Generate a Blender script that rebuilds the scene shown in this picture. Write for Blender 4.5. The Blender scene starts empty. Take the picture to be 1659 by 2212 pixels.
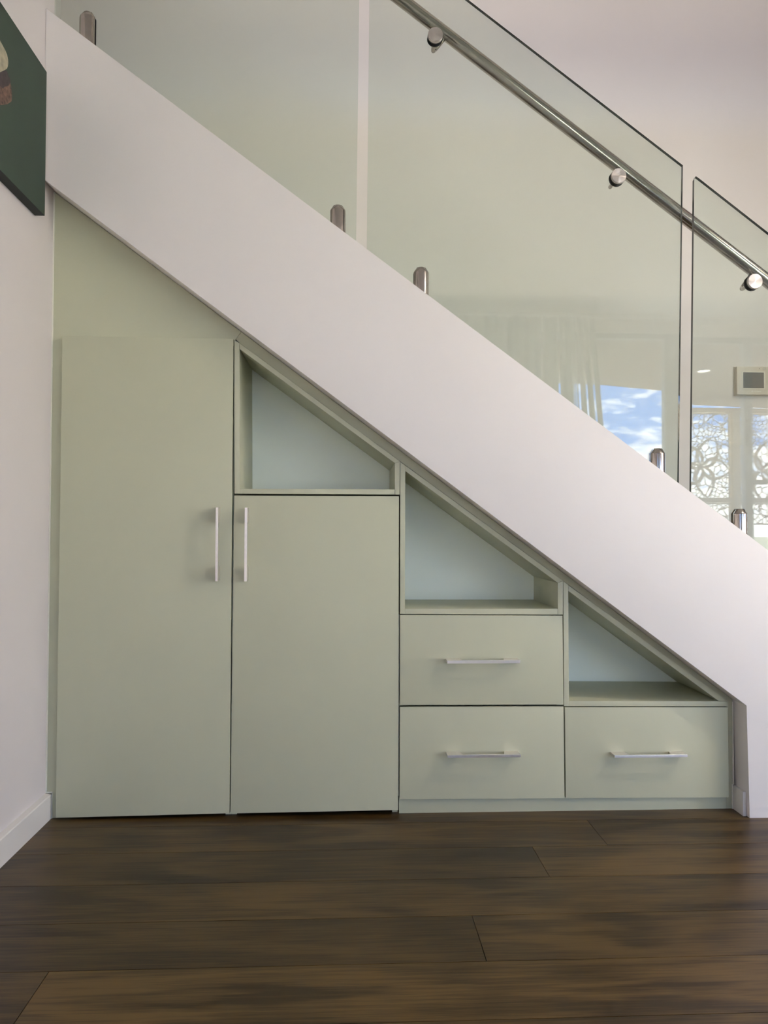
import bpy, bmesh, math, random
import numpy as np
from mathutils import Vector, Matrix
random.seed(7)
S = bpy.context.scene
C = bpy.context.collection
W, H = 1659, 2212

# ------------------------------------------------------------------ camera
CAM = Vector((0.0, -2.4331, 0.9129)); PITCH, YAW, ROLL, FPX = 0.0223, 0.0471, 0.0036, 1638.37
_cy, _sy, _cp, _sp = math.cos(YAW), math.sin(YAW), math.cos(PITCH), math.sin(PITCH)
_f = Vector((_sy*_cp, _cy*_cp, _sp)); _r = Vector((_cy, -_sy, 0)); _u = _r.cross(_f)
_c, _s = math.cos(ROLL), math.sin(ROLL)
RT = _c*_r + _s*_u; UP = -_s*_r + _c*_u
cd = bpy.data.cameras.new('camera'); cam = bpy.data.objects.new('camera', cd); C.objects.link(cam)
cd.sensor_fit = 'VERTICAL'; cd.sensor_height = 24; cd.lens = 24*FPX/H; cd.clip_start = .05; cd.clip_end = 200
cam.matrix_world = Matrix(((RT.x, UP.x, -_f.x, CAM.x), (RT.y, UP.y, -_f.y, CAM.y), (RT.z, UP.z, -_f.z, CAM.z), (0, 0, 0, 1)))
S.camera = cam

# ------------------------------------------------------------------ sky, sun, exposure
SKY = 3.5
world = bpy.data.worlds.new('sky'); S.world = world; world.use_nodes = True
nt = world.node_tree; nt.nodes.clear()
def wn(t, **k):
    n = nt.nodes.new(t)
    for a, b in k.items(): setattr(n, a, b)
    return n
tc = wn('ShaderNodeTexCoord'); sep = wn('ShaderNodeSeparateXYZ'); nt.links.new(tc.outputs['Generated'], sep.inputs[0])
ramp = wn('ShaderNodeValToRGB'); nt.links.new(sep.outputs['Z'], ramp.inputs[0])
cr = ramp.color_ramp; cr.elements[0].position = 0.0; cr.elements[0].color = (.50, .54, .60, 1)
cr.elements[1].position = 1.0; cr.elements[1].color = (.03, .10, .34, 1)
e = cr.elements.new(.10); e.color = (.06, .21, .56, 1)
e = cr.elements.new(.2); e.color = (.06, .20, .53, 1)
mp = wn('ShaderNodeMapping'); mp.inputs['Scale'].default_value = (7, 7, 24); nt.links.new(tc.outputs['Generated'], mp.inputs[0])
nz = wn('ShaderNodeTexNoise'); nz.inputs['Scale'].default_value = 3.6; nz.inputs['Detail'].default_value = 7; nz.inputs['Roughness'].default_value = .62
nt.links.new(mp.outputs[0], nz.inputs['Vector'])
cov = wn('ShaderNodeMapRange'); cov.inputs[1].default_value = .02; cov.inputs[2].default_value = .17; cov.inputs[3].default_value = .30; cov.inputs[4].default_value = .05
nt.links.new(sep.outputs['Z'], cov.inputs[0])
ad = wn('ShaderNodeMath', operation='ADD'); nt.links.new(nz.outputs[0], ad.inputs[0]); nt.links.new(cov.outputs[0], ad.inputs[1])
cm = wn('ShaderNodeMapRange'); cm.inputs[1].default_value = .57; cm.inputs[2].default_value = .78; nt.links.new(ad.outputs[0], cm.inputs[0])
mx = wn('ShaderNodeMix', data_type='RGBA'); nt.links.new(cm.outputs[0], mx.inputs[0]); nt.links.new(ramp.outputs[0], mx.inputs[6]); mx.inputs[7].default_value = (.80, .80, .80, 1)
bg = wn('ShaderNodeBackground'); bg.inputs[1].default_value = SKY; nt.links.new(mx.outputs[2], bg.inputs[0])
wo = wn('ShaderNodeOutputWorld'); nt.links.new(bg.outputs[0], wo.inputs[0])

def light(name, kind, loc, rot, **k):
    d = bpy.data.lights.new(name, kind); o = bpy.data.objects.new(name, d); C.objects.link(o)
    o.location = loc; o.rotation_euler = rot
    for a, b in k.items(): setattr(d, a, b)
    return o
light('sun', 'SUN', (0, 0, 9), (math.radians(-24), math.radians(-14), 0), energy=19, angle=.01, color=(1, .955, .89))
pt = light('window_portal', 'AREA', (2.3, -4.02, 1.31), (math.pi/2, 0, 0), shape='RECTANGLE', size=4.9, size_y=2.6)
pt.data.cycles.is_portal = True
pt = light('side_portal', 'AREA', (5.42, -2.45, 1.1), (math.pi/2, 0, math.pi/2), shape='RECTANGLE', size=1.7, size_y=2.2)
pt.data.cycles.is_portal = True
pt = light('upper_portal', 'AREA', (.75, -4.02, 3.83), (math.pi/2, 0, 0), shape='RECTANGLE', size=1.9, size_y=.9)
pt.data.cycles.is_portal = True
S.view_settings.view_transform = 'Standard'; S.view_settings.look = 'None'
S.view_settings.exposure = 2.03; S.view_settings.gamma = 1; S.view_settings.use_curve_mapping = False
S.cycles.use_denoising = True
S.cycles.max_bounces = 16; S.cycles.diffuse_bounces = 7; S.cycles.transparent_max_bounces = 16; S.cycles.sample_clamp_indirect = 12

# ------------------------------------------------------------------ survey helpers
def ray(px, py): return _f + RT*((px-W/2)/FPX) + UP*((H/2-py)/FPX)
def at(px, py, Y):
    d = ray(px, py); t = (Y-CAM.y)/d.y; p = CAM+d*t; return (p.x, p.z)
def atx(px, py, X):
    d = ray(px, py); t = (X-CAM.x)/d.x; p = CAM+d*t; return (p.y, p.z)

# ------------------------------------------------------------------ materials
def mat(name, col, rough=.5, metal=0, spec=.5, noise=0, nscale=8, bump=0, bscale=200, **k):
    m = bpy.data.materials.new(name); m.use_nodes = True; t = m.node_tree; b = t.nodes['Principled BSDF']
    b.inputs['Base Color'].default_value = (*col, 1); b.inputs['Roughness'].default_value = rough
    b.inputs['Metallic'].default_value = metal; b.inputs['Specular IOR Level'].default_value = spec
    tcn = t.nodes.new('ShaderNodeTexCoord')
    if noise:
        n = t.nodes.new('ShaderNodeTexNoise'); n.inputs['Scale'].default_value = nscale; n.inputs['Detail'].default_value = 5
        t.links.new(tcn.outputs['Object'], n.inputs['Vector'])
        r = t.nodes.new('ShaderNodeValToRGB')
        r.color_ramp.elements[0].position = .3; r.color_ramp.elements[1].position = .7
        r.color_ramp.elements[0].color = (*[c*(1-noise) for c in col], 1); r.color_ramp.elements[1].color = (*[min(1, c*(1+noise)) for c in col], 1)
        t.links.new(n.outputs[0], r.inputs[0]); t.links.new(r.outputs[0], b.inputs['Base Color'])
    if bump:
        n = t.nodes.new('ShaderNodeTexNoise'); n.inputs['Scale'].default_value = bscale; n.inputs['Detail'].default_value = 3
        t.links.new(tcn.outputs['Object'], n.inputs['Vector'])
        bp = t.nodes.new('ShaderNodeBump'); bp.inputs['Strength'].default_value = bump; bp.inputs['Distance'].default_value = .002
        t.links.new(n.outputs[0], bp.inputs['Height']); t.links.new(bp.outputs[0], b.inputs['Normal'])
    for a, v in k.items(): b.inputs[a.replace('_', ' ')].default_value = v
    return m
M = {}
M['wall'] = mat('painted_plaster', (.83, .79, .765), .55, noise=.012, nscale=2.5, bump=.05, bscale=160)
M['wall_left_dim'] = mat('left_wall_dimmed_plaster', (.70, .655, .65), .55, noise=.012, nscale=2.5, bump=.05, bscale=160)  # wall plaster copy, colour darkened to offset the strong light on this wall
M['stringer'] = mat('satin_painted_plaster', (.84, .80, .785), .42, noise=.012, nscale=3, bump=.04, bscale=90)
M['ceiling'] = mat('ceiling_paint', (.86, .85, .82), .8, noise=.01)
M['skirting'] = mat('semi_gloss_white', (.77, .74, .71), .32, noise=.01)
M['caulk'] = mat('cream_caulk', (.80, .79, .70), .5, noise=.02)
M['green'] = mat('sage_laminate', (.525, .532, .39), .45, noise=.015, nscale=5, bump=.03, bscale=500)
M['green_back'] = mat('pale_sage_back_board', (.87, .93, .87), .5, noise=.015, nscale=4)
M['green_edge'] = mat('sage_edge_band', (.535, .542, .40), .42, noise=.02, nscale=20)
M['steel'] = mat('brushed_steel', (.47, .425, .395), .16, 1, noise=.04, nscale=60)
M['handle'] = mat('satin_nickel', (.86, .80, .77), .32, 1, noise=.03, nscale=80)
M['rubber'] = mat('black_rubber', (.012, .011, .011), .5, noise=.05)
M['aluminium'] = mat('grey_powder_coat', (.30, .33, .34), .4, noise=.02)
M['canvas'] = mat('dark_green_canvas', (.036, .062, .042), .65, noise=.12, nscale=5, bump=.3, bscale=900)
M['canvas_side'] = mat('canvas_side', (.012, .018, .017), .6, noise=.08)
M['cream'] = mat('cream_feather_print', (.42, .38, .27), .6, noise=.3, nscale=45)
M['brown'] = mat('brown_feather_print', (.16, .09, .065), .6, noise=.6, nscale=110)
M['plum'] = mat('dark_feather_print', (.055, .038, .042), .6, noise=.3, nscale=70)
M['plastic'] = mat('white_plastic', (.72, .66, .56), .35, noise=.01)
M['screen_frame'] = mat('cream_bezel', (.85, .80, .70), .3, noise=.01)
M['lcd'] = mat('grey_display', (.20, .20, .19), .15, noise=.02)
M['logo'] = mat('white_print', (.95, .93, .88), .4, noise=.01)
M['button'] = mat('grey_button', (.55, .52, .45), .4, noise=.01)
M['soffit'] = mat('beige_soffit', (.17, .095, .060), .7, noise=.03, nscale=3)
M['ply'] = mat('sandstone_screen', (.62, .50, .38), .6, noise=.06)
M['sunlit_post'] = mat('sunlit_post_timber', (.62, .42, .20), .5, noise=.15, nscale=12)
M['paving'] = mat('pale_paving', (.42, .40, .34), .8, noise=.1, nscale=3)
M['hedge'] = mat('pale_lawn', (.36, .38, .30), .9, noise=.3, nscale=20)
M['fabric'] = mat('sheer_grey_fabric', (.50, .51, .47), .9, noise=.05, nscale=30, Subsurface_Weight=0.0)
M['tread'] = mat('oak_tread', (.15, .10, .06), .4, noise=.2, nscale=10)
M['dark'] = mat('shadow_gap_lining', (.06, .06, .05), .8, noise=.1)

def lampmat(name, col, st):
    m = mat(name, col, .5, noise=.01); b = m.node_tree.nodes['Principled BSDF']
    b.inputs['Emission Color'].default_value = (*col, 1); b.inputs['Emission Strength'].default_value = st; return m
M['soffit_lamp'] = lampmat('lit_diffuser', (1, .93, .8), 5)
M['fill_lamp'] = lampmat('fill_lamp_diffuser', (1, .85, .66), 20)
M['diffuser'] = mat('frosted_diffuser', (.9, .9, .88), .4, noise=.01)

# architectural glass: tinted transmission + real Fresnel-strength mirror reflection on both faces
def glassmat(name, tint):
    m = bpy.data.materials.new(name); m.use_nodes = True; t = m.node_tree; t.nodes.clear()
    lw = t.nodes.new('ShaderNodeLayerWeight'); lw.inputs[0].default_value = .5
    p = t.nodes.new('ShaderNodeMath'); p.operation = 'POWER'; p.inputs[1].default_value = 5; t.links.new(lw.outputs['Facing'], p.inputs[0])
    q = t.nodes.new('ShaderNodeMath'); q.operation = 'MULTIPLY_ADD'; q.inputs[1].default_value = .955; q.inputs[2].default_value = .045; t.links.new(p.outputs[0], q.inputs[0])
    tr = t.nodes.new('ShaderNodeBsdfTransparent'); tr.inputs[0].default_value = (*tint, 1)
    gl = t.nodes.new('ShaderNodeBsdfGlossy'); gl.inputs['Roughness'].default_value = 0; gl.inputs[0].default_value = (1, 1, 1, 1)
    mx = t.nodes.new('ShaderNodeMixShader'); t.links.new(q.outputs[0], mx.inputs[0]); t.links.new(tr.outputs[0], mx.inputs[1]); t.links.new(gl.outputs[0], mx.inputs[2])
    o = t.nodes.new('ShaderNodeOutputMaterial'); t.links.new(mx.outputs[0], o.inputs[0]); return m
M['glass'] = glassmat('toughened_glass', (.905, .94, .91))
M['pane'] = glassmat('window_glass', (.97, .98, .975))
M['glass_edge'] = mat('polished_glass_edge', (.035, .055, .045), .15, noise=.02)

# brushed disc faces: circular brushing through a radial tangent
m = mat('spun_steel', (.74, .68, .65), .28, 1, noise=.02); t = m.node_tree
tg = t.nodes.new('ShaderNodeTangent'); tg.direction_type = 'RADIAL'; tg.axis = 'Y'
t.links.new(tg.outputs[0], t.nodes['Principled BSDF'].inputs['Tangent']); t.nodes['Principled BSDF'].inputs['Anisotropic'].default_value = .9; t.nodes['Principled BSDF'].inputs['Anisotropic Rotation'].default_value = .25
M['spun'] = m

# wood floor boards
m = bpy.data.materials.new('smoked_oak'); m.use_nodes = True; t = m.node_tree; b = t.nodes['Principled BSDF']
def N(ty, **k):
    n = t.nodes.new(ty)
    for a, v in k.items(): setattr(n, a, v)
    return n
tcn = N('ShaderNodeTexCoord'); oi = N('ShaderNodeObjectInfo')
off = N('ShaderNodeVectorMath', operation='MULTIPLY_ADD'); off.inputs[1].default_value = (37, 19, 11)
cmb = N('ShaderNodeCombineXYZ')
for i in range(3): t.links.new(oi.outputs['Random'], cmb.inputs[i])
t.links.new(cmb.outputs[0], off.inputs[0]); t.links.new(tcn.outputs['Object'], off.inputs[2])
mp = N('ShaderNodeMapping'); mp.inputs['Scale'].default_value = (.8, 5.5, 1); t.links.new(off.outputs[0], mp.inputs[0])
n1 = N('ShaderNodeTexNoise'); n1.inputs['Scale'].default_value = 1.5; n1.inputs['Detail'].default_value = 3; n1.inputs['Distortion'].default_value = .5; t.links.new(mp.outputs[0], n1.inputs['Vector'])
wv = N('ShaderNodeMath', operation='MULTIPLY'); wv.inputs[1].default_value = 26; t.links.new(n1.outputs[0], wv.inputs[0])
sn = N('ShaderNodeMath', operation='SINE'); t.links.new(wv.outputs[0], sn.inputs[0])
mp2 = N('ShaderNodeMapping'); mp2.inputs['Scale'].default_value = (5, 130, 1); t.links.new(off.outputs[0], mp2.inputs[0])
n2 = N('ShaderNodeTexNoise'); n2.inputs['Scale'].default_value = 1; n2.inputs['Detail'].default_value = 5; t.links.new(mp2.outputs[0], n2.inputs['Vector'])
n3 = N('ShaderNodeTexNoise'); n3.inputs['Scale'].default_value = 2.2; n3.inputs['Detail'].default_value = 2; t.links.new(off.outputs[0], n3.inputs['Vector'])
s1 = N('ShaderNodeMath', operation='MULTIPLY_ADD'); s1.inputs[1].default_value = .075; s1.inputs[2].default_value = 0; t.links.new(sn.outputs[0], s1.inputs[0])
s2 = N('ShaderNodeMath', operation='MULTIPLY_ADD'); s2.inputs[1].default_value = .42; t.links.new(n2.outputs[0], s2.inputs[0]); t.links.new(s1.outputs[0], s2.inputs[2])
s3 = N('ShaderNodeMath', operation='MULTIPLY_ADD'); s3.inputs[1].default_value = .58; t.links.new(n3.outputs[0], s3.inputs[0]); t.links.new(s2.outputs[0], s3.inputs[2])
mp4 = N('ShaderNodeMapping'); mp4.inputs['Scale'].default_value = (14, 420, 1); t.links.new(off.outputs[0], mp4.inputs[0])
n4 = N('ShaderNodeTexNoise'); n4.inputs['Scale'].default_value = 1; n4.inputs['Detail'].default_value = 3; t.links.new(mp4.outputs[0], n4.inputs['Vector'])
s4 = N('ShaderNodeMath', operation='MULTIPLY_ADD'); s4.inputs[1].default_value = .3; t.links.new(n4.outputs[0], s4.inputs[0]); t.links.new(s3.outputs[0], s4.inputs[2])
s5 = N('ShaderNodeMath', operation='SUBTRACT'); s5.inputs[1].default_value = .15; t.links.new(s4.outputs[0], s5.inputs[0])
rp = N('ShaderNodeValToRGB'); t.links.new(s5.outputs[0], rp.inputs[0])
rp.color_ramp.elements[0].position = .38; rp.color_ramp.elements[0].color = (.031, .0165, .0035, 1)
rp.color_ramp.elements[1].position = .62; rp.color_ramp.elements[1].color = (.106, .062, .018, 1)
hs = N('ShaderNodeHueSaturation'); mr = N('ShaderNodeMapRange'); mr.inputs[3].default_value = .68; mr.inputs[4].default_value = 1.3
at_ = N('ShaderNodeAttribute', attribute_type='OBJECT', attribute_name='tone')
t.links.new(at_.outputs['Fac'], mr.inputs[0]); t.links.new(mr.outputs[0], hs.inputs['Value']); t.links.new(rp.outputs[0], hs.inputs['Color'])
t.links.new(hs.outputs[0], b.inputs['Base Color'])
b.inputs['Roughness'].default_value = .36; b.inputs['Specular IOR Level'].default_value = .36
bp = N('ShaderNodeBump'); bp.inputs['Strength'].default_value = .22; bp.inputs['Distance'].default_value = .0006
t.links.new(s2.outputs[0], bp.inputs['Height']); t.links.new(bp.outputs[0], b.inputs['Normal'])
M['oak'] = m

# ------------------------------------------------------------------ mesh helpers
def link(name, bm, m, parent=None, smooth=False, m2=None):
    me = bpy.data.meshes.new(name); bmesh.ops.recalc_face_normals(bm, faces=bm.faces[:]); bm.to_mesh(me); bm.free()
    o = bpy.data.objects.new(name, me); C.objects.link(o); me.materials.append(m)
    if m2: me.materials.append(m2)
    if smooth:
        for p in me.polygons: p.use_smooth = True
        me.set_sharp_from_angle(angle=math.radians(35))
    if parent: o.parent = parent
    return o
def bevel(bm, w, seg=2):
    if w: bmesh.ops.bevel(bm, geom=[e for e in bm.edges], offset=w, segments=seg, affect='EDGES', profile=.7)
def prism(bm, pts, y0, y1, w=0):
    """polygon given in (x, z) pushed from y0 to y1"""
    b2 = bmesh.new()
    a = [b2.verts.new((x, y0, z)) for x, z in pts]; c = [b2.verts.new((x, y1, z)) for x, z in pts]; n = len(pts)
    b2.faces.new(a); b2.faces.new(c[::-1])
    for i in range(n): b2.faces.new((a[i], a[(i+1) % n], c[(i+1) % n], c[i]))
    bmesh.ops.recalc_face_normals(b2, faces=b2.faces[:])
    bevel(b2, w, 2)
    me = bpy.data.meshes.new('t'); b2.to_mesh(me); b2.free(); bm.from_mesh(me); bpy.data.meshes.remove(me)
    return bm
def box(bm, x0, x1, y0, y1, z0, z1, w=0): return prism(bm, [(x0, z0), (x1, z0), (x1, z1), (x0, z1)], y0, y1, w)
def P(name, pts, y0, y1, m, parent=None, w=0): return link(name, prism(bmesh.new(), pts, y0, y1, w), m, parent, smooth=w > 0)
def B(name, x0, x1, y0, y1, z0, z1, m, parent=None, w=0): return link(name, box(bmesh.new(), x0, x1, y0, y1, z0, z1, w), m, parent, smooth=w > 0)
def tag(o, label=None, cat=None, group=None, kind=None):
    if label: o['label'] = label
    if cat: o['category'] = cat
    if group: o['group'] = group
    if kind: o['kind'] = kind
    return o
def struct(o): o['kind'] = 'structure'; return o
def thing(name, loc, label, cat, group=None):
    o = bpy.data.objects.new(name, None); C.objects.link(o); o.location = loc; o.empty_display_size = .1
    return tag(o, label, cat, group)
def adopt(par):
    """children are modelled in world coordinates: undo the parent's offset in their mesh"""
    inv = Matrix.Translation(-par.location)
    for ch in par.children:
        if ch.type == 'MESH': ch.data.transform(inv)
        for g in ch.children:
            if g.type == 'MESH': g.data.transform(inv)
def lathe(bm, prof, segs=32, c=(0, 0, 0), axis='Z'):
    """profile [(r, h)] around an axis"""
    rings = []
    for r, h in prof:
        ring = []
        for i in range(segs):
            a = 2*math.pi*i/segs; x, y = r*math.cos(a), r*math.sin(a)
            v = (x, y, h) if axis == 'Z' else (x, h, y)
            ring.append(bm.verts.new((v[0]+c[0], v[1]+c[1], v[2]+c[2])))
        rings.append(ring)
    for a, b in zip(rings, rings[1:]):
        for i in range(segs): bm.faces.new((a[i], a[(i+1) % segs], b[(i+1) % segs], b[i]))
    bm.faces.new(rings[0]); bm.faces.new(rings[-1][::-1]); return bm
def tube(bm, path, r, segs=16):
    rings = []; n = len(path); path = [Vector(p) for p in path]
    ref = Vector((0.31, .9, .2)).normalized()
    for i, p in enumerate(path):
        d = (path[min(i+1, n-1)]-path[max(i-1, 0)]).normalized()
        a = d.cross(ref).normalized(); b_ = d.cross(a)
        rings.append([bm.verts.new(p+a*r*math.cos(2*math.pi*k/segs)+b_*r*math.sin(2*math.pi*k/segs)) for k in range(segs)])
    for a, b_ in zip(rings, rings[1:]):
        for k in range(segs): bm.faces.new((a[k], a[(k+1) % segs], b_[(k+1) % segs], b_[k]))
    bm.faces.new(rings[0]); bm.faces.new(rings[-1][::-1]); return bm

# ------------------------------------------------------------------ setting
WX = -.946          # left wall plane
YB = .85            # wall behind the stairs
YS0, YS1 = -.065, .055   # stair side wall (stringer) faces
YF = .018           # front of filler boards
CE = 2.70           # ceiling height
YW = -3.90          # window wall
XR = 5.3
# floor: slab + boards
fl = struct(B('floor', WX-.2, XR+.2, YW-.15, YB, -.12, -.016, M['dark']))
seam0, pitch = -.0615, .19
joints = {0: [-2.0, .7546-2.4, .7546, 3.1], 1: [-.45-1.2, .5334, 2.75, 4.9], 2: [-1.9, 3.3], 3: [-2.2, .2966, 2.4, 4.6], 4: [-.6104, 1.95, 4.2], 5: [-1.7, 2.9], -1: [-1.55, 1.9], }
tones = {(-1, 0): .3, (0, 0): .45, (0, 1): .60, (1, 0): .12, (1, 1): .62, (2, 0): .42, (3, 0): .22, (3, 1): .45, (4, 0): .30, (4, 1): .80, (5, 0): .45, (5, 1): .5}
k = -1
while True:
    y1 = seam0-(k-0)*pitch+ (pitch if False else 0)
    # row k lies between seam k (far) and seam k+1 (near)
    yf = seam0-k*pitch if k >= 0 else seam0+pitch*1.0; yn = seam0-(k+1)*pitch if k >= 0 else seam0
    if yf < YW: break
    js = joints.get(k+0, None) if k+1 in () else joints.get(k)
    if js is None:
        st = WX-random.random()*2.0; js = [st+2.2*i for i in range(5)]
    xs = sorted([x for x in js if WX < x < XR]); xs = [WX]+xs+[XR]
    for i in range(len(xs)-1):
        g = .0008
        o = B('floor_board', xs[i]+g, xs[i+1]-g, max(yn, YW)+g, min(yf, YB)-g, -.016, 0, M['oak'], fl)
        # origin at the board's middle so every board has its own grain
        mid = Vector(((xs[i]+xs[i+1])/2, (yn+yf)/2, 0)); o.data.transform(Matrix.Translation(-mid)); o.location = mid
        o['tone'] = tones.get((k, i), random.random()*.9)
    k += 1

# walls
struct(B('wall_left', WX-.15, WX, YW-.15, YS1, 0, 5.2, M['wall_left_dim']))
struct(B('wall_landing', -3.2, -3.05, YS1-.15, YB, 0, 5.2, M['wall'])); struct(B('wall_landing_front', -3.05, WX-.15, YS1-.15, YS1, 0, 5.2, M['wall']))
struct(B('wall_back', -3.2, XR+.15, YB, YB+.15, 0, 5.2, M['wall']))
wr = bmesh.new(); SA, SB, SH = -3.1, -1.7, 2.1
box(wr, XR, XR+.15, YW-.15, SA, 0, 5.2); box(wr, XR, XR+.15, SB, YB, 0, 5.2); box(wr, XR, XR+.15, SA, SB, SH, 5.2)
struct(link('wall_right', wr, M['wall']))
wf = bmesh.new()
UL, UR, U0, U1 = -.2, 1.7, 3.4, 4.25
WL, WR, WT = -.10, 4.7, 2.60
box(wf, WX, WL, YW-.15, YW, 0, 5.2); box(wf, WR, XR, YW-.15, YW, 0, 5.2); box(wf, WL, WR, YW-.15, YW, WT, U0); box(wf, WL, WR, YW-.15, YW, U1, 5.2); box(wf, WL, UL, YW-.15, YW, U0, U1); box(wf, UR, WR, YW-.15, YW, U0, U1)
struct(link('wall_front', wf, M['wall']))
struct(B('ceiling', WX, XR, YW, -.10, CE, CE+.25, M['ceiling']))
struct(B('ceiling_upper', -3.2, XR+.15, YW-.15, YB+.15, 5.2, 5.35, M['ceiling'])).name = 'ceiling.001'
struct(B('wall_light_block', 2.15, XR, YS0, YS1, 0, 5.2, M['wall']))  # added unseen wall, keeps light from the right off the stair back wall
# skirting on left wall
bm = bmesh.new(); prof = [(WX, 0), (WX+.0190, 0), (WX+.0190, .0735), (WX+.017, .0765), (WX, .0795)]
prism(bm, prof, YW, YF-.001)
struct(link('baseboard_left', bm, M['skirting']))
# stair side wall
topL = at(108, 24, YS0); topR = at(1659, 1188, YS0); botL = at(100.5, 392, YS0); cor = at(1612.6, 1524.4, YS0); foot = at(1619.5, 1769, YS0)
st_ = (topR[1]-topL[1])/(topR[0]-topL[0]); sb = (cor[1]-botL[1])/(cor[0]-botL[0])
ztop = lambda x: topL[1]+st_*(x-topL[0]); zbot = lambda x: botL[1]+sb*(x-botL[0])
XE_ = 2.148; foot = (foot[0], 0)
sw = bmesh.new(); prism(sw, [(WX+.0005, ztop(WX)), (XE_, ztop(XE_)), (XE_, 0), foot, (cor[0], cor[1]), (WX+.0005, zbot(WX))], YS0, YS1, .0022)
struct(link('wall_stair', sw, M['stringer'], smooth=True))
XRv = cor[0]      # reveal plane
rb = at(1582.8, 1748, YF)[0]
struct(B('baseboard_right', rb, foot[0]-.002, -.048, YF-.001, 0, .0775, M['skirting'], None, .0015))

# stairs behind the side wall
stairs = thing('staircase', (1.6, .45, 0), 'staircase rising to the left behind the white sloping side wall', 'staircase')
run, rise = .245, .245*(-st_)
x = 2.0; z = 0
i = 0
while x > WX+.05 and z < 2.6:
    z2 = z+rise; x0 = max(x-run, WX+.002)
    B('riser', x-.02, x, YS1+.002, YB-.002, z+.001, z2-.03, M['wall'], stairs)
    B('tread', x0-.018 if x0 > WX+.05 else x0, x+.012, YS1+.002, YB-.002, z2-.03, z2, M['tread'], stairs, .003)
    x -= run; z = z2
adopt(stairs)
stairs['label'] = 'oak staircase rising to the left behind the white sloping side wall'

# ------------------------------------------------------------------ window wall behind the camera
win = struct(bpy.data.objects.new('window_1', None)); C.objects.link(win); win.location = (WL, YW-.08, 0)
yw0, yw1 = YW-.11, YW-.04
def wbox(n, x0, x1, z0, z1, y0=yw0, y1=yw1, m='aluminium'): return B(n, x0, x1, y0, y1, z0, z1, M[m], win)
wbox('window_head', WL, WR, WT-.045, WT); wbox('window_sill', WL, WR, 0, .05)
wbox('window_jamb', WL, WL+.05, .05, WT-.045); wbox('window_jamb', WR-.05, WR, .05, WT-.045)
MULL = [(1.05, 1.11), (2.712, 2.825), (3.413, 3.483), (4.25, 4.31)]
for a, b_ in MULL: wbox('mullion', a, b_, .05, WT-.045)
wbox('transom', 3.483, 4.25, 1.335, 1.372)
ed = [WL+.05]+[v for ab in MULL for v in ab]+[WR-.05]
for i in range(0, len(ed), 2): wbox('glass_pane', ed[i], ed[i+1], .05, WT-.045, YW-.078, YW-.072, 'pane')
adopt(win)
win2 = struct(bpy.data.objects.new('window_2', None)); C.objects.link(win2); win2.location = (UL, YW-.08, U0)
for n_, a_, b_, z0, z1 in [('window_head', UL, UR, U1-.045, U1), ('window_sill', UL, UR, U0, U0+.05), ('window_jamb', UL, UL+.05, U0+.05, U1-.045), ('window_jamb', UR-.05, UR, U0+.05, U1-.045), ('mullion', .72, .78, U0+.05, U1-.045)]:
    B(n_, a_, b_, yw0, yw1, z0, z1, M['aluminium'], win2)
for a_, b_ in ((UL+.05, .72), (.78, UR-.05)): B('glass_pane', a_, b_, YW-.078, YW-.072, U0+.05, U1-.045, M['pane'], win2)
adopt(win2)
dr = struct(bpy.data.objects.new('side_light_door', None)); C.objects.link(dr); dr.location = (XR+.08, SA, 0)  # added unseen glazed opening, brings more light in from the right
for n_, a_, b_, z0, z1 in [('door_head', SA, SB, SH-.045, SH), ('door_sill', SA, SB, 0, .05), ('door_jamb', SA, SA+.05, .05, SH-.045), ('door_jamb', SB-.05, SB, .05, SH-.045)]:
    B(n_, XR+.04, XR+.11, a_, b_, z0, z1, M['aluminium'], dr)
B('glass_pane', XR+.072, XR+.078, SA+.05, SB-.05, .05, SH-.045, M['pane'], dr)
adopt(dr)
tr = B('curtain_track', WL-.1, WR+.1, YW+.14, YW+.20, CE-.022, CE, M['ceiling'], None, .002)
tag(tr, 'white curtain track running along the ceiling above the windows', 'curtain track')

# curtain: narrow hanging fabric widths with slits between them (as reflected in the glass)
cur = thing('curtain', (1.6, YW+.17, 0), 'grey sheer curtain drawn to one side of the big window', 'curtain')
slits = [(975, 978), (1169, 1172), (1211.5, 1214), (1246, 1249), (1252.5, 1254.5), (1257, 1260), (1275, 1277.5), (1292.5, 1297)]
xs = [at(p, 880, 3.73)[0] for s in slits for p in s]
xs = [xs[0]-.5]+xs+[at(1306, 880, 3.73)[0]]
def strip(x0, x1, lean=0):
    bm = bmesh.new(); nx = max(4, int((x1-x0)/.008)); nz_ = 10; g = []
    for j in range(nz_+1):
        z = .02+(CE-.03-.02)*j/nz_; row = []
        for i in range(nx+1):
            x = x0+(x1-x0)*i/nx
            sp = lean*(1.6-z)*max(0, (x-1.6)/.6)
            y = YW+.17+.028*math.sin(x*75)*(1-.25*j/nz_)+.01*math.sin(x*31+z)
            row.append(bm.verts.new((x+sp, y, z)))
        g.append(row)
    for j in range(nz_):
        for i in range(nx): bm.faces.new((g[j][i], g[j][i+1], g[j+1][i+1], g[j+1][i]))
    return bm
for i in range(0, len(xs), 2):
    o = link('curtain_width', strip(xs[i], xs[i+1], .10), M['fabric'], cur)
    for p in o.data.polygons: p.use_smooth = True
adopt(cur)

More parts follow.
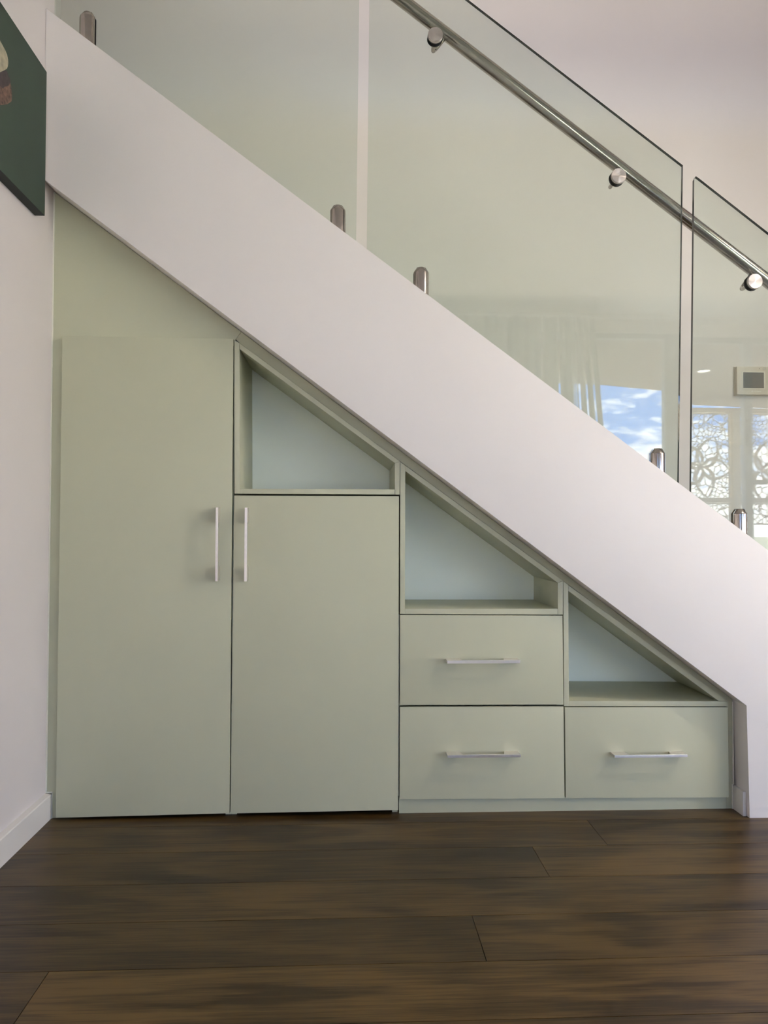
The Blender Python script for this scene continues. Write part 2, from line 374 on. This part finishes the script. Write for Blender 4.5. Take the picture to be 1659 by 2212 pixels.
# recessed ceiling downlight (off)
def downlight(name, x, y, z, r, m, label):
    t_ = thing(name, (x, y, z), label, 'downlight')
    bm = bmesh.new(); lathe(bm, [(r*.72, -.001), (r*.76, -.006), (r*.96, -.006), (r, 0.0), (r*.72, 0.0)], 36); o = link('trim_ring', bm, M['logo'], t_, True)
    bm = bmesh.new(); lathe(bm, [(r*.70, -.003), (r*.70, -.0005)], 36); link('diffuser', bm, m, t_, True)
    return t_
downlight('ceiling_downlight', 1.04, -.75, CE, .048, M['diffuser'], 'round white recessed downlight in the room ceiling, reflected faintly in the glass')

# added unseen fill: warm downlights in the room and one upstairs
FILL_LAMPS = [(2.35, -1.15, CE, 'added fill downlight nearest the stair wall, unseen off to the right', 6), (4.95, -2.4, CE, 'added fill downlight near the right wall, unseen', 10),
         (5.0, -3.2, CE, 'added fill downlight in the far right corner by the windows, unseen', 8), (.3, -2.2, 5.2, 'added unseen upstairs fill downlight, brightens the wall above the stairs', 10)]
for i_, (lx_, ly_, lz_, lb_, pw_) in enumerate(FILL_LAMPS):
    t_ = downlight('ceiling_downlight', lx_, ly_, lz_, .06, M['fill_lamp'], lb_)
    l_ = light('fill_light', 'AREA', (0, 0, -.008), (0, 0, 0), shape='DISK', size=.09, energy=pw_, color=(1, .88, .74)); l_.parent = t_

# outdoors, seen only by reflection in the balustrade glass
gr = struct(B('ground', -30, 40, -50, 20, -.22, -.125, M['paving']))
# eave soffit with its slanting outer edge (plan polygon, real y is the mirror of the reflected one)
ev = [(-2, -5.9), (1.95, -6.1), (2.9657, -6.256), (3.8601, -6.5836), (4.5341, -7.30), (5.6842, -7.50), (8, -7.8), (8, YW-.16), (-2, YW-.16)]
bm = bmesh.new()
a = [bm.verts.new((x, y, 2.60)) for x, y in ev]; c = [bm.verts.new((x, y, 2.72)) for x, y in ev]
bm.faces.new(a); bm.faces.new(c[::-1])
for i in range(len(ev)): bm.faces.new((a[i], a[(i+1) % len(ev)], c[(i+1) % len(ev)], c[i]))
eave = tag(link('eave_soffit', bm, M['soffit']), 'beige outdoor eave soffit above the windows, seen reflected in the glass', 'soffit')
downlight('soffit_downlight', 3.68, -5.24, 2.598, .075, M['soffit_lamp'], 'lit round downlight in the beige outdoor soffit, reflected beside the thermostat')

# laser cut privacy screens with their frame
YP = -7.15
scr = thing('privacy_screen', (4.6, YP, 0), 'laser cut leaf pattern privacy screen in a beige frame, reflected in the right glass panel', 'screen')
vp = -YP
def vx(px): return at(px, 1000, vp)[0]
def vz(py): return at(1560, py, vp)[1]
zb_, zt_ = -.06, vz(873)
x0s, x1s = vx(1470), vx(1700)
B('top_beam', x0s, x1s, YP-.03, YP+.03, vz(885), vz(875), M['ply'], scr)
B('mid_rail', x0s, x1s, YP-.025, YP+.025, vz(1079), vz(1068.5), M['ply'], scr)
B('screen_post', vx(1582), vx(1596), YP-.04, YP+.04, zb_, vz(875), M['ply'], scr)
B('screen_post', x0s-.06, x0s, YP-.04, YP+.04, zb_, vz(875), M['ply'], scr)
B('screen_post', x1s, x1s+.08, YP-.04, YP+.04, zb_, vz(875), M['ply'], scr)
B('sunlit_post_side', vx(1577), vx(1582)-.002, YP-.05, YP+.03, zb_, vz(885)-.001, M['sunlit_post'], scr)  # sunlight on the post's left side put in as a golden strip
B('latch', vx(1585.5), vx(1589), YP+.041, YP+.05, vz(1087), vz(1067), M['aluminium'], scr)
def leaf_panel(xa, xb, za, zb2, seed, tips):
    rng = np.random.RandomState(seed); cell = .0075
    nx, nz_ = int((xb-xa)/cell), int((zb2-za)/cell)
    gx, gz = np.meshgrid(xa+cell*(np.arange(nx)+.5), za+cell*(np.arange(nz_)+.5))
    # leaf outlines: teardrops (cx, cz, length, width, angle)
    solid = np.zeros(gx.shape, bool); inside = np.zeros(gx.shape, bool)
    for (cx, cz, L, Wd, ang, th) in tips:
        dx, dz = gx-cx, gz-cz; u = dx*math.cos(ang)+dz*math.sin(ang); v = -dx*math.sin(ang)+dz*math.cos(ang)
        s = np.clip(u/L, 0, 1); half = Wd*np.sin(np.pi*np.clip(s,0,1)**.8).clip(0)**.75
        d = np.abs(np.abs(v)-half); inr = (u > 0) & (u < L)
        solid |= inr & (d < th*(1.15-.6*s)) & (np.abs(v) < half+th); inside |= inr & (np.abs(v) < half)
    # cells: coarse inside leaves, finer outside
    def f21(spacing):
        k = int((xb-xa+.2)*(zb2-za+.2)/spacing**2)
        px = rng.uniform(xa-.1, xb+.1, k); pz = rng.uniform(za-.1, zb2+.1, k)
        keep = []
        for i in range(k):      # light relaxation by rejection
            if all((px[i]-px[j])**2+(pz[i]-pz[j])**2 > (spacing*.72)**2 for j in keep[-400:]): keep.append(i)
        px, pz = px[keep], pz[keep]; f1 = np.full(gx.shape, 9.); f2 = np.full(gx.shape, 9.)
        for x, z in zip(px, pz):
            d = np.hypot((gx-x), (gz-z)); m_ = d < f1; f2 = np.where(m_, f1, np.minimum(f2, d)); f1 = np.where(m_, d, f1)
        return f2-f1
    a_ = f21(.068); b2 = f21(.040)
    solid |= np.where(inside, a_ < .0088, b2 < .0080)
    solid[:2] = True; solid[-2:] = True; solid[:, :2] = True; solid[:, -2:] = True
    bm = bmesh.new(); vs = {}
    def V(i, j):
        if (i, j) not in vs: vs[(i, j)] = bm.verts.new((xa+i*cell, YP, za+j*cell))
        return vs[(i, j)]
    js, is_ = np.nonzero(solid)
    for j, i in zip(js.tolist(), is_.tolist()): bm.faces.new((V(i, j), V(i+1, j), V(i+1, j+1), V(i, j+1)))
    o = link('screen_panel', bm, M['ply'], scr)
    sm = o.modifiers.new('thickness', 'SOLIDIFY'); sm.thickness = .006; sm.offset = 0
    return o
def T(px, py, L, Wd, deg, th=.023): return (vx(px), vz(py), L, Wd, math.radians(deg), th)
tipsA = [T(1517, 1002, .42, .13, 68), T(1517, 1002, .36, .13, -8), T(1517, 1002, .40, .12, -80), T(1516, 1000, .40, .12, 140), T(1516, 1003, .35, .12, 215),
         T(1560, 930, .30, .09, 35, .008), T(1505, 920, .30, .08, 80, .008), T(1540, 1108, .34, .1, -30, .008), T(1575, 985, .25, .08, 120, .008), T(1530, 905, .3, .08, 10, .008)]
tipsB = [T(1644, 1010, .42, .13, 72), T(1644, 1010, .40, .12, -85), T(1644, 1010, .36, .12, 150), T(1644, 1010, .36, .12, -10), T(1605, 960, .3, .09, 60, .009), T(1608, 1000, .34, .1, -70, .009), T(1600, 930, .3, .08, 80, .009)]
leaf_panel(x0s, vx(1577)-.002, vz(1079)+.012, vz(885)-.002, 3, tipsA)
leaf_panel(vx(1596)+.002, x1s-.004, vz(1079)+.012, vz(885)-.002, 4, tipsB)
leaf_panel(x0s, vx(1577)-.002, vz(1126), vz(1079)-.002, 5, [T(1540, 1118, .4, .11, 20, .009)])
leaf_panel(vx(1596)+.002, x1s-.004, vz(1126), vz(1079)-.002, 6, [T(1640, 1100, .3, .1, 30, .009)])
adopt(scr)
kb = B('garden_kerb', x0s-.1, 12, -10.2, -10.0, -.06, .86, M['hedge'], None, .01)
tag(kb, 'pale green low garden hedge beyond the leaf screen, reflected at lower right', 'hedge')

# ------------------------------------------------------------------ cabinetry
D = .32
G, GE, GB = M['green'], M['green_edge'], M['green_back']
def quad(pxs, Y=0): return [at(px, py, Y) for px, py in pxs]
def bar_handle(parent, xa, za, xb, zb2, horizontal):
    """flat bar held off the door by two solid end blocks, modelled as ONE handle"""
    bm = bmesh.new(); y0, y1 = -.040, -.031; f = .045
    box(bm, xa, xb, y0, y1, za, zb2, .0006)
    if horizontal:
        for s, (p, q) in ((1, (xa, xa+f)), (-1, (xb-f, xb))):
            pts = [(p, y1), (q, y1), (q, -.0005), (p, -.0005)]
            inner = .006
            if s == 1: pts = [(p, y1), (q+inner, y1), (q, -.0005), (p, -.0005)]
            else: pts = [(p-inner, y1), (q, y1), (q, -.0005), (p, -.0005)]
            v0 = [bm.verts.new((x, y, za+.0004)) for x, y in pts]; v1 = [bm.verts.new((x, y, zb2-.0004)) for x, y in pts]
            bm.faces.new(v0); bm.faces.new(v1[::-1])
            for i in range(4): bm.faces.new((v0[i], v0[(i+1) % 4], v1[(i+1) % 4], v1[i]))
    else:
        for s, (p, q) in ((1, (za, za+f)), (-1, (zb2-f, zb2))):
            inner = .006
            pts = [(y1, p), (y1, q+inner), (-.0005, q), (-.0005, p)] if s == 1 else [(y1, p-inner), (y1, q), (-.0005, q), (-.0005, p)]
            v0 = [bm.verts.new((xa+.0004, y, z)) for y, z in pts]; v1 = [bm.verts.new((xb-.0004, y, z)) for y, z in pts]
            bm.faces.new(v0); bm.faces.new(v1[::-1])
            for i in range(4): bm.faces.new((v0[i], v0[(i+1) % 4], v1[(i+1) % 4], v1[i]))
    o = link('handle', bm, M['handle'], parent)
    o['label'] = 'satin nickel bar handle'
    return o
def handle_px(parent, x0, x1, y0, y1, horizontal):
    YH = -.040
    a = at(x0, y1, YH); b_ = at(x1, y0, YH); return bar_handle(parent, a[0], a[1], b_[0], b_[1], horizontal)

yc = .030     # carcass front (small shadow gap behind the fronts)
# tall cabinet
q1 = quad([(134.7, 725.5), (504.2, 732), (495.6, 1756.9), (120.3, 1766.8)])
tall = thing('tall_cabinet', (-.63, .2, 0), 'tall sage green single door cupboard against the left wall', 'cabinet')
d = P('door', q1, 0, .018, G, tall, .0009); handle_px(d, 464.6, 471.2, 1096, 1255.9, False)
xl, xr = q1[3][0]+.03, (q1[1][0]+q1[2][0])/2
ztl = q1[0][1]
B('side_panel', xl, xl+.016, YF+.018, .50, 0, ztl+.02, G, tall)
B('side_panel', xr-.017, xr+.0008, yc, .50, 0, ztl-.012, G, tall)
B('top_panel', xl+.016, xr-.017, YF+.018, .50, ztl-.03, ztl-.014, G, tall)
B('bottom_panel', xl+.016, xr-.017, .05, .50, .02, .036, G, tall)
B('back_panel', xl, xr, .5005, .506, 0, ztl-.014, G, tall)
adopt(tall)
# second cupboard
q2 = quad([(505.9, 1070.2), (861.7, 1071.8), (860.2, 1749.8), (497.9, 1757.3)])
cup = thing('low_cabinet', (-.1, .2, 0), 'waist high sage green cupboard with one door, below the largest open niche', 'cabinet')
d = P('door', q2, 0, .018, G, cup, .0009); handle_px(d, 527.3, 534.1, 1096.6, 1256.2, False)
xa, xb = (q2[0][0]+q2[3][0])/2, (q2[1][0]+q2[2][0])/2; zc = q2[0][1]
B('side_panel', xr+.0015, xr+.0185, yc, .50, 0, zc-.0005, G, cup)
B('side_panel', xb-.017, xb+.0005, yc, .50, 0, zc-.0005, G, cup)
B('top_panel', xr+.0185, xb-.017, yc, .50, zc-.017, zc-.001, G, cup)
B('bottom_panel', xr+.0185, xb-.017, .05, .50, .02, .036, G, cup)
B('back_panel', xr+.0015, xb, .5005, .506, 0, zc-.001, G, cup)
adopt(cup)
# drawer units
q3 = quad([(864.4, 1328.6), (1215.1, 1330), (1217.3, 1522), (864.0, 1523.3)])
q4 = quad([(864.0, 1527.3), (1217.5, 1526.3), (1219.6, 1724.3), (863.2, 1726.6)])
q5 = quad([(1220.4, 1527.8), (1572.4, 1527.8), (1574.2, 1722.6), (1222.4, 1724.1)])
xc0 = xb+.0012; xc1 = (q4[1][0]+q5[0][0])/2; xd1 = q5[1][0]
two = thing('drawer_unit', (.43, .2, 0), 'sage green unit of two stacked drawers under the middle niche', 'drawer unit')
d = P('drawer', q3, 0, .018, G, two, .0009); handle_px(d, 966.1, 1123.8, 1426.4, 1433.6, True)
d = P('drawer', q4, 0, .018, G, two, .0009); handle_px(d, 967, 1125, 1630, 1637.4, True)
zp = q4[3][1]
zt2 = q3[0][1]
B('side_panel', xc0, xc0+.016, yc, .50, zp, zt2-.001, G, two); B('side_panel', xc1-.0168, xc1-.0005, yc, .50, zp, zt2-.001, G, two)
B('top_panel', xc0+.016, xc1-.0168, yc, .50, zt2-.017, zt2-.001, G, two)
B('bottom_panel', xc0+.016, xc1-.0168, yc, .50, zp, zp+.016, G, two); B('back_panel', xc0, xc1-.001, .5005, .506, zp, zt2-.001, G, two)
adopt(two)
one = thing('drawer_unit', (.97, .2, 0), 'sage green unit with a single drawer under the smallest niche at the right', 'drawer unit')
d = P('drawer', q5, 0, .018, G, one, .0009); handle_px(d, 1327.9, 1485.5, 1630.3, 1637.4, True)
zt3 = q5[0][1]
B('side_panel', xc1+.0005, xc1+.0165, yc, .50, zp, zt3-.001, G, one); B('side_panel', xd1-.018, xd1-.002, YF+.018, .50, zp, zt3-.001, G, one)
B('top_panel', xc1+.0165, xd1-.018, yc, .50, zt3-.017, zt3-.001, G, one)
B('bottom_panel', xc1+.0165, xd1-.018, yc, .50, zp, zp+.016, G, one); B('back_panel', xc1, xd1-.002, .5005, .506, zp, zt3-.001, G, one)
adopt(one)
# plinth
xq = at(862, 1740, YF)[0]
pl = B('plinth', max(xq, xb+.001), xd1+.0017, .0188, .0350, 0, zp-.0005, G, None, .0006)
tag(pl, 'sage green plinth board under the drawer units, on the floor', 'plinth')

# open niches: four boards and a pale back each
def niche(name, label, left, top, right, bottom, back, loc):
    t_ = thing(name, loc, label, 'shelf unit', 'open niches under the stairs')
    P('side_panel', quad(left), 0, D, GE, t_, .0007)
    P('top_panel', quad(top), .0003, D, GE, t_, .0007)
    if right: P('side_panel', quad(right), 0, D, GE, t_, .0007)
    P('shelf_board', quad(bottom), .0003, D, GE, t_, .0007)
    P('back_panel', quad(back), D+.0005, D+.008, GB, t_)
    adopt(t_); return t_
niche('open_niche', 'tallest triangular open niche, beside the tall cupboard and above the single low door',
      [(506.3, 734.6), (517.3, 741.2), (518.0, 1066.3), (506.4, 1066.2)],
      [(517.8, 741.4), (863.9, 996.6), (852.9, 1000.2), (518.2, 754)],
      [(853.1, 1000.4), (863.9, 997.1), (863.3, 1068.5), (853.1, 1068.4)],
      [(518.5, 1055.9), (852.7, 1057.2), (852.7, 1068.3), (518.5, 1066.4)],
      [(506.3, 735), (863.9, 997), (863.4, 1068.3), (506.4, 1066)], (-.1, .16, 1.02))
niche('open_niche', 'middle triangular open niche, above the two stacked drawers',
      [(864.6, 997.6), (875.6, 1005.6), (874.6, 1326.2), (864.2, 1326)],
      [(876.0, 1005.9), (1216.2, 1254.4), (1205.0, 1259), (876.2, 1018)],
      [(1205.1, 1259.2), (1216.2, 1254.9), (1215.8, 1327.8), (1205.1, 1327.6)],
      [(875.0, 1315), (1204.8, 1315), (1204.8, 1327.6), (875.0, 1326.4)],
      [(864.6, 998), (1216.2, 1255), (1215.8, 1327), (864.2, 1326)], (.43, .16, .64))
niche('open_niche', 'smallest lowest triangular open niche, above the single drawer at the right',
      [(1216.9, 1255.2), (1227.4, 1263), (1229.3, 1525.4), (1218.4, 1525.4)],
      [(1227.7, 1264.2), (1571.3, 1514.0), (1552, 1514), (1227.7, 1276.5)],
      None,
      [(1229.6, 1514.2), (1572.6, 1515), (1572.6, 1525.7), (1229.6, 1525.4)],
      [(1216.9, 1256), (1571.3, 1514.5), (1570.3, 1525.2), (1218.4, 1525.2)], (.97, .16, .35))

# filler boards scribed to the plaster
g = .0012
stp, sbt = at(521, 720.6, YF), at(509, 732.3, YF)
xfl = at(141, 900, YF)[0]
tri = [(WX+.0035, zbot(WX)-.004), (stp[0], zbot(stp[0])-g), sbt, at(505, 745, YF), (xfl+.01, at(300, 745, YF)[1]), (xl-.001, 0.004), (WX+.0215, 0.0005), (WX+.0215, .083), (WX+.0035, .083)]
fp = thing('filler_panel', (WX+.1, YF, 0), 'sage green triangular board filling the space between tall cupboard, left wall and stairs', 'panel')
P('panel_board', tri, YF, YF+.016, G, fp, .0004)
bm = bmesh.new(); box(bm, WX, WX+.0042, YF-.003, YF+.012, .081, zbot(WX)-.004, .0012)
o = link('caulk_bead', bm, M['caulk'], fp, True); o['label'] = 'cream caulk line along the wall'
bm = bmesh.new(); box(bm, WX+.0195, WX+.0215, YF-.003, YF+.012, .0, .083, .0008); box(bm, WX, WX+.0215, YF-.003, YF+.012, .0800, .0835, .0008)
o = link('caulk_bead', bm, M['caulk'], fp, True); o['label'] = 'cream caulk line around the skirting end'
adopt(fp)
lower = [(517.5, 741), (864.3, 996.6), (1216.5, 1254.4), (1573.5, 1515)]
lw = [at(a_, b_, YF) for a_, b_ in lower]
xdr = xd1+.002
strip_pts = [(stp[0]+.001, zbot(stp[0]+.001)-g), (XRv-.004, zbot(XRv-.004)-g), (XRv-.004, .0805), (rb-.0038, .0805), (rb-.0038, .0005), (xdr, .0005), (xdr, lw[3][1])] + lw[::-1][1:] + [(sbt[0]+.001, sbt[1])]
sp_ = thing('scribe_panel', (.4, YF, .9), 'sage green strip following the stair slope above the niches and down the right edge', 'panel')
P('panel_board', strip_pts, YF, YF+.016, G, sp_, .0004)
bm = bmesh.new(); box(bm, XRv-.0045, XRv-.001, YF-.003, YF+.012, .079, zbot(XRv)-.006, .0010)
o = link('caulk_bead', bm, M['caulk'], sp_, True); o['label'] = 'cream caulk line along the plaster return'
bm = bmesh.new(); box(bm, rb-.0035, rb-.0003, YF-.003, YF+.012, 0, .0805, .0008)
o = link('caulk_bead', bm, M['caulk'], sp_, True); o['label'] = 'cream caulk line at the skirting end'
adopt(sp_)

# ------------------------------------------------------------------ glass balustrade
GH = .006
def pane(label, corners, tilt=0):
    pts = corners; bm = bmesh.new(); prism(bm, pts, -GH, GH)
    bm.normal_update()
    for f_ in bm.faces: f_.material_index = 0 if abs(f_.normal.y) > .5 or (f_.normal.x < -.5 and f_.calc_center_median().x < WX+.02) else 1
    o = link('glass_panel', bm, M['glass'], None, m2=M['glass_edge'])
    c0 = Vector((sum(p[0] for p in pts)/len(pts), 0, sum(p[1] for p in pts)/len(pts)))
    o.data.transform(Matrix.Translation(-c0)); o.location = c0; o.rotation_euler.x = tilt
    o.parent = bal; o.location = c0-bal.location; o['label'] = label; return o
bal = thing('glass_balustrade', (.5, 0, ztop(.5)), 'frameless glass balustrade of three clear panels on the white stair wall', 'balustrade')
gp = lambda px, py: at(px, py, 0)
gb = lambda x: ztop(x)+.012        # glass stops just above the sloping wall cap
a1, a2 = gp(776, 0), gp(769, 530); u = (a1[0]-a2[0])/(a1[1]-a2[1])
up = lambda p, q, z: (p[0]+(q[0]-p[0])/(q[1]-p[1])*(z-p[1]), z)
gt = gp(1473.5, 359); gt2 = gp(1008, 0); sg = (gt[1]-gt2[1])/(gt[0]-gt2[0])
gtz = lambda x: gt2[1]+sg*(x-gt2[0])
xr1 = up(a1, a2, 2.9)[0]
pane('leftmost glass balustrade panel, from the left wall to the first gap', [(WX+.004, gb(WX)), (a2[0], gb(a2[0])), (xr1, gtz(xr1)), (WX+.004, gtz(WX))])
b1, b2_ = gp(798, 0), gp(793, 545); c1, c2 = gt, gp(1464.5, 1050)
xl2 = up(b1, b2_, 2.9)[0]
pane('middle glass balustrade panel, carrying two handrail discs and a faint downlight reflection', [(b2_[0]-.001, gb(b2_[0])), (c2[0], gb(c2[0])), c1, (xl2, gtz(xl2))])
d1, d2 = gp(1499.5, 380), gp(1490.5, 1072); d3 = gp(1659, 505); s3 = (d3[1]-d1[1])/(d3[0]-d1[0])
pane('right-hand glass balustrade panel, in front of the wall thermostat', [(d2[0], gb(d2[0])), (1.845, gb(1.845)), (1.845, d3[1]+s3*(1.845-d3[0])), (d1[0]+.012, d1[1]-.008), (d1[0]-.0005+.004, d1[1]-.003), (d1[0]-.002, d1[1]-.014)], tilt=-.003)
# spigots clamping the glass
def spigot(px, py, label):
    x, z = at(px, py, 0); zt = z; zb_ = ztop(x)-.012
    t_ = thing('glass_spigot', (x, 0, zb_), label, 'glass clamp', 'steel spigots on the stair wall')
    for sgn in (-1, 1):
        bm = bmesh.new(); rings = []
        Hh = zt-zb_
        for r, h in [(.0245, 0), (.0245, Hh-.0175), (.0243, Hh-.0165), (.0135, Hh-.0008), (.0122, Hh)]:
            ring = []
            for i in range(25):
                a = math.pi*i/24; xx = r*math.cos(a); yy = max(r*math.sin(a), .0062)*sgn
                ring.append(bm.verts.new((xx, yy, h)))
            rings.append(ring)
        for a, b_ in zip(rings, rings[1:]):
            for i in range(25): bm.faces.new((a[i], a[(i+1) % 25], b_[(i+1) % 25], b_[i]))
        bm.faces.new(rings[0]); bm.faces.new(rings[-1][::-1])
        bmesh.ops.remove_doubles(bm, verts=bm.verts[:], dist=1e-5)
        link('clamp_half', bm, M['steel'], t_, True)
    bm = bmesh.new(); box(bm, -.0237, .0237, -.0062, .0062, 0.001, .0105); link('rubber_gasket', bm, M['rubber'], t_)
    return t_
for px, py, lb in [(190, 28.6, 'brushed steel spigot nearest the left wall, holding the leftmost glass panel'), (730, 445, 'brushed steel spigot just left of the gap between the left and middle glass panels'),
                   (909.5, 579, 'brushed steel spigot at the upper left end of the middle glass panel'), (1419.7, 969, 'brushed steel spigot at the lower right end of the middle glass panel'),
                   (1597, 1099, 'lowest brushed steel spigot, holding the right-hand glass panel')]:
    spigot(px, py, lb)
# handrail
YR = .085
r0, r1 = at(1180, 240, YR), at(1659, 608, YR); sr = (r1[1]-r0[1])/(r1[0]-r0[0]); rz = lambda x: r0[1]+sr*(x-r0[0])
hr = thing('handrail', (.7, YR, rz(.7)), 'round brushed steel handrail running diagonally behind the glass', 'handrail')
bm = bmesh.new(); tube(bm, [(-.25, YR, rz(-.25)), (2.0, YR, rz(2.0))], .0213, 48); link('rail_tube', bm, M['steel'], hr, True)
dirn = Vector((1, 0, sr)).normalized(); nrm = Vector((-dirn.z, 0, dirn.x))
for px, py in [(941, 74), (1337.4, 379), (1632, 607)]:
    x, z = at(px, py, -.020)
    bm = bmesh.new(); lathe(bm, [(.0236, -.020), (.0243, -.0192), (.0243, -.0105)], 48, (x, 0, z), 'Y'); dsc = link('glass_disc', bm, M['spun'], hr, True)
    c0 = Vector((x, 0, z)); dsc.data.transform(Matrix.Translation(-c0)); dsc['c'] = tuple(c0)
    bm = bmesh.new(); lathe(bm, [(.0250, -.0104), (.0250, -.0062)], 40, (x, 0, z), 'Y'); lathe(bm, [(.0250, .0062), (.0250, .0085)], 40, (x, 0, z), 'Y'); link('rubber_gasket', bm, M['rubber'], hr, True)
    # back disc and bent arm up to the rail
    d_ = .0213; rc = Vector((x, YR, z)); off_ = (rz(x)-z)*dirn.x
    end = rc+nrm*(off_-.019)
    path = [Vector((x, .0087, z)), Vector((x, .058, z))]
    for i in range(1, 9):
        a = math.pi/2*i/8; path.append(Vector((x, .058+.024*math.sin(a), z))+nrm*(.024*(1-math.cos(a))))
    path.append(end)
    bm = bmesh.new(); lathe(bm, [(.0200, .0086), (.0200, .0125), (.019, .0135)], 36, (x, 0, z), 'Y'); tube(bm, path, .0065, 16); link('bracket_arm', bm, M['steel'], hr, True)
for ch in hr.children:
    if ch.name.startswith('glass_disc'):
        c0 = Vector(ch['c']); del ch['c']; ch.location = c0-hr.location
    else: ch.data.transform(Matrix.Translation(-hr.location))

# ------------------------------------------------------------------ thermostat on the wall behind
YT = YB-.024
ta, tb = at(1592.5, 852, YT), at(1603, 791.5, YT); tw = .150
th = thing('thermostat', (ta[0]+tw/2, YB, ta[1]), 'small white wall thermostat with grey display behind the right-hand glass panel', 'thermostat')
zt_, zb_ = tb[1], ta[1]
B('housing', ta[0], ta[0]+tw, YT, YB-.006, zb_, zt_, M['plastic'], th, .002)
B('wall_plate', ta[0]-.004, ta[0]+tw+.004, YB-.006, YB-.0003, zb_-.003, zt_+.002, M['plastic'], th, .001)
sa, sc_ = at(1602.8, 840.5, YT), at(1652.3, 802.5, YT)
bm = bmesh.new()
for (p, q, r_, s_) in [(sa[0], sc_[0], sa[1], sa[1]+.005), (sa[0], sc_[0], sc_[1]-.005, sc_[1]), (sa[0], sa[0]+.005, sa[1]+.005, sc_[1]-.005), (sc_[0]-.005, sc_[0], sa[1]+.005, sc_[1]-.005)]:
    box(bm, p, q, YT-.0015, YT+.0005, r_, s_)
link('display_bezel', bm, M['screen_frame'], th)
B('display', sa[0]+.005, sc_[0]-.005, YT-.0006, YT+.0003, sa[1]+.005, sc_[1]-.005, M['lcd'], th)
bx_, bz_ = at(1651, 796.5, YT); B('button', bx_-.007, bx_+.007, YT-.002, YT+.0005, bz_-.005, bz_+.006, M['button'], th, .001)
lx, lz = at(1640.5, 796.5, YT); bm = bmesh.new(); lathe(bm, [(.0014, -.0008), (.0014, .0003)], 12, (lx, YT, lz), 'Y'); link('indicator_light', bm, M['rubber'], th)
# printed mark and lettering under the display
mxp, mzp = at(1625, 845.5, YT); bm = bmesh.new(); s = .0026
for (dx, dz, ang) in [(0, s*.9, 90), (-s*.8, -s*.45, 210), (s*.8, -s*.45, 330)]:
    a = math.radians(ang); c_ = Vector((dx, 0, dz)); l_ = Vector((math.cos(a), 0, math.sin(a))); w_ = Vector((-math.sin(a), 0, math.cos(a)))
    o0 = Vector((mxp, YT-.0006, mzp))
    bm.faces.new([bm.verts.new(o0+c_+v) for v in (l_*s, w_*s*.5, -l_*s, -w_*s*.5)])
link('printed_emblem', bm, M['logo'], th)
tcv = bpy.data.curves.new('lettering', 'FONT'); tcv.body = 'MITSUBISHI'; tcv.size = .0066; tcv.shear = .2
to = bpy.data.objects.new('lettering_curve', tcv); C.objects.link(to)
dg = bpy.context.evaluated_depsgraph_get(); tm = bpy.data.meshes.new_from_object(to.evaluated_get(dg)); bpy.data.objects.remove(to)
tm.transform(Matrix.Translation(Vector((mxp+.0055, YT-.0006, mzp-.0024))) @ Matrix.Rotation(math.pi/2, 4, 'X'))
lo = bpy.data.objects.new('lettering', tm); C.objects.link(lo); tm.materials.clear(); tm.materials.append(M['logo']); lo.parent = th
adopt(th)

# ------------------------------------------------------------------ painting on the left wall
XP = WX+.030
e0 = atx(104, 160, XP); e1 = atx(94, 463.5, XP); f0 = atx(4, 0, XP); f1 = atx(0, 366, XP)
yE = (e0[0]+e1[0])/2; zT, zBm = e0[1], e1[1]; LP = 1.15
pa = thing('canvas_painting', (WX, yE-LP/2, zBm), 'dark green canvas painting with part of a bird, hung on the left wall', 'painting')
bm = bmesh.new(); box(bm, WX+.0005, XP, yE-LP, yE, zBm, zT, .0015)
bm.normal_update()
for f_ in bm.faces: f_.material_index = 0 if f_.normal.x > .9 else 1
link('stretched_canvas', bm, M['canvas'], pa, m2=M['canvas_side'])
def blob(name, pxs, m, lift):
    bm = bmesh.new(); pts = []
    for px, py in pxs:
        y, z = atx(px, py, XP); pts.append((y, z))
    vs = [bm.verts.new((XP+lift, y, z)) for y, z in pts]; bm.faces.new(vs); return link(name, bm, m, pa)
def ux(zx, zy): return (zx/11.06, 60+zy/11.06)
blob('bird_wing_print', [ux(-330, 700), ux(-200, 80), ux(-60, 200), ux(0, 310), ux(60, 420), ux(125, 540), ux(165, 640), ux(190, 760), ux(195, 850), ux(185, 920), ux(160, 980), ux(90, 1020), ux(0, 1062), ux(-150, 1080), ux(-300, 1000)], M['cream'], .0004)
blob('bird_body_print', [ux(-200, 1080), ux(0, 1062), ux(100, 1018), ux(155, 1020), ux(195, 1130), ux(235, 1230), ux(250, 1330), ux(262, 1420), ux(200, 1400), ux(100, 1420), ux(60, 1450), ux(0, 1400), ux(-200, 1400)], M['plum'], .0006)
blob('bird_tail_print', [ux(-200, 1380), ux(0, 1400), ux(60, 1450), ux(100, 1410), ux(190, 1390), ux(235, 1310), ux(262, 1400), ux(275, 1530), ux(280, 1640), ux(268, 1760), ux(180, 1820), ux(90, 1840), ux(-30, 1850), ux(-200, 1800)], M['brown'], .0008)
adopt(pa)
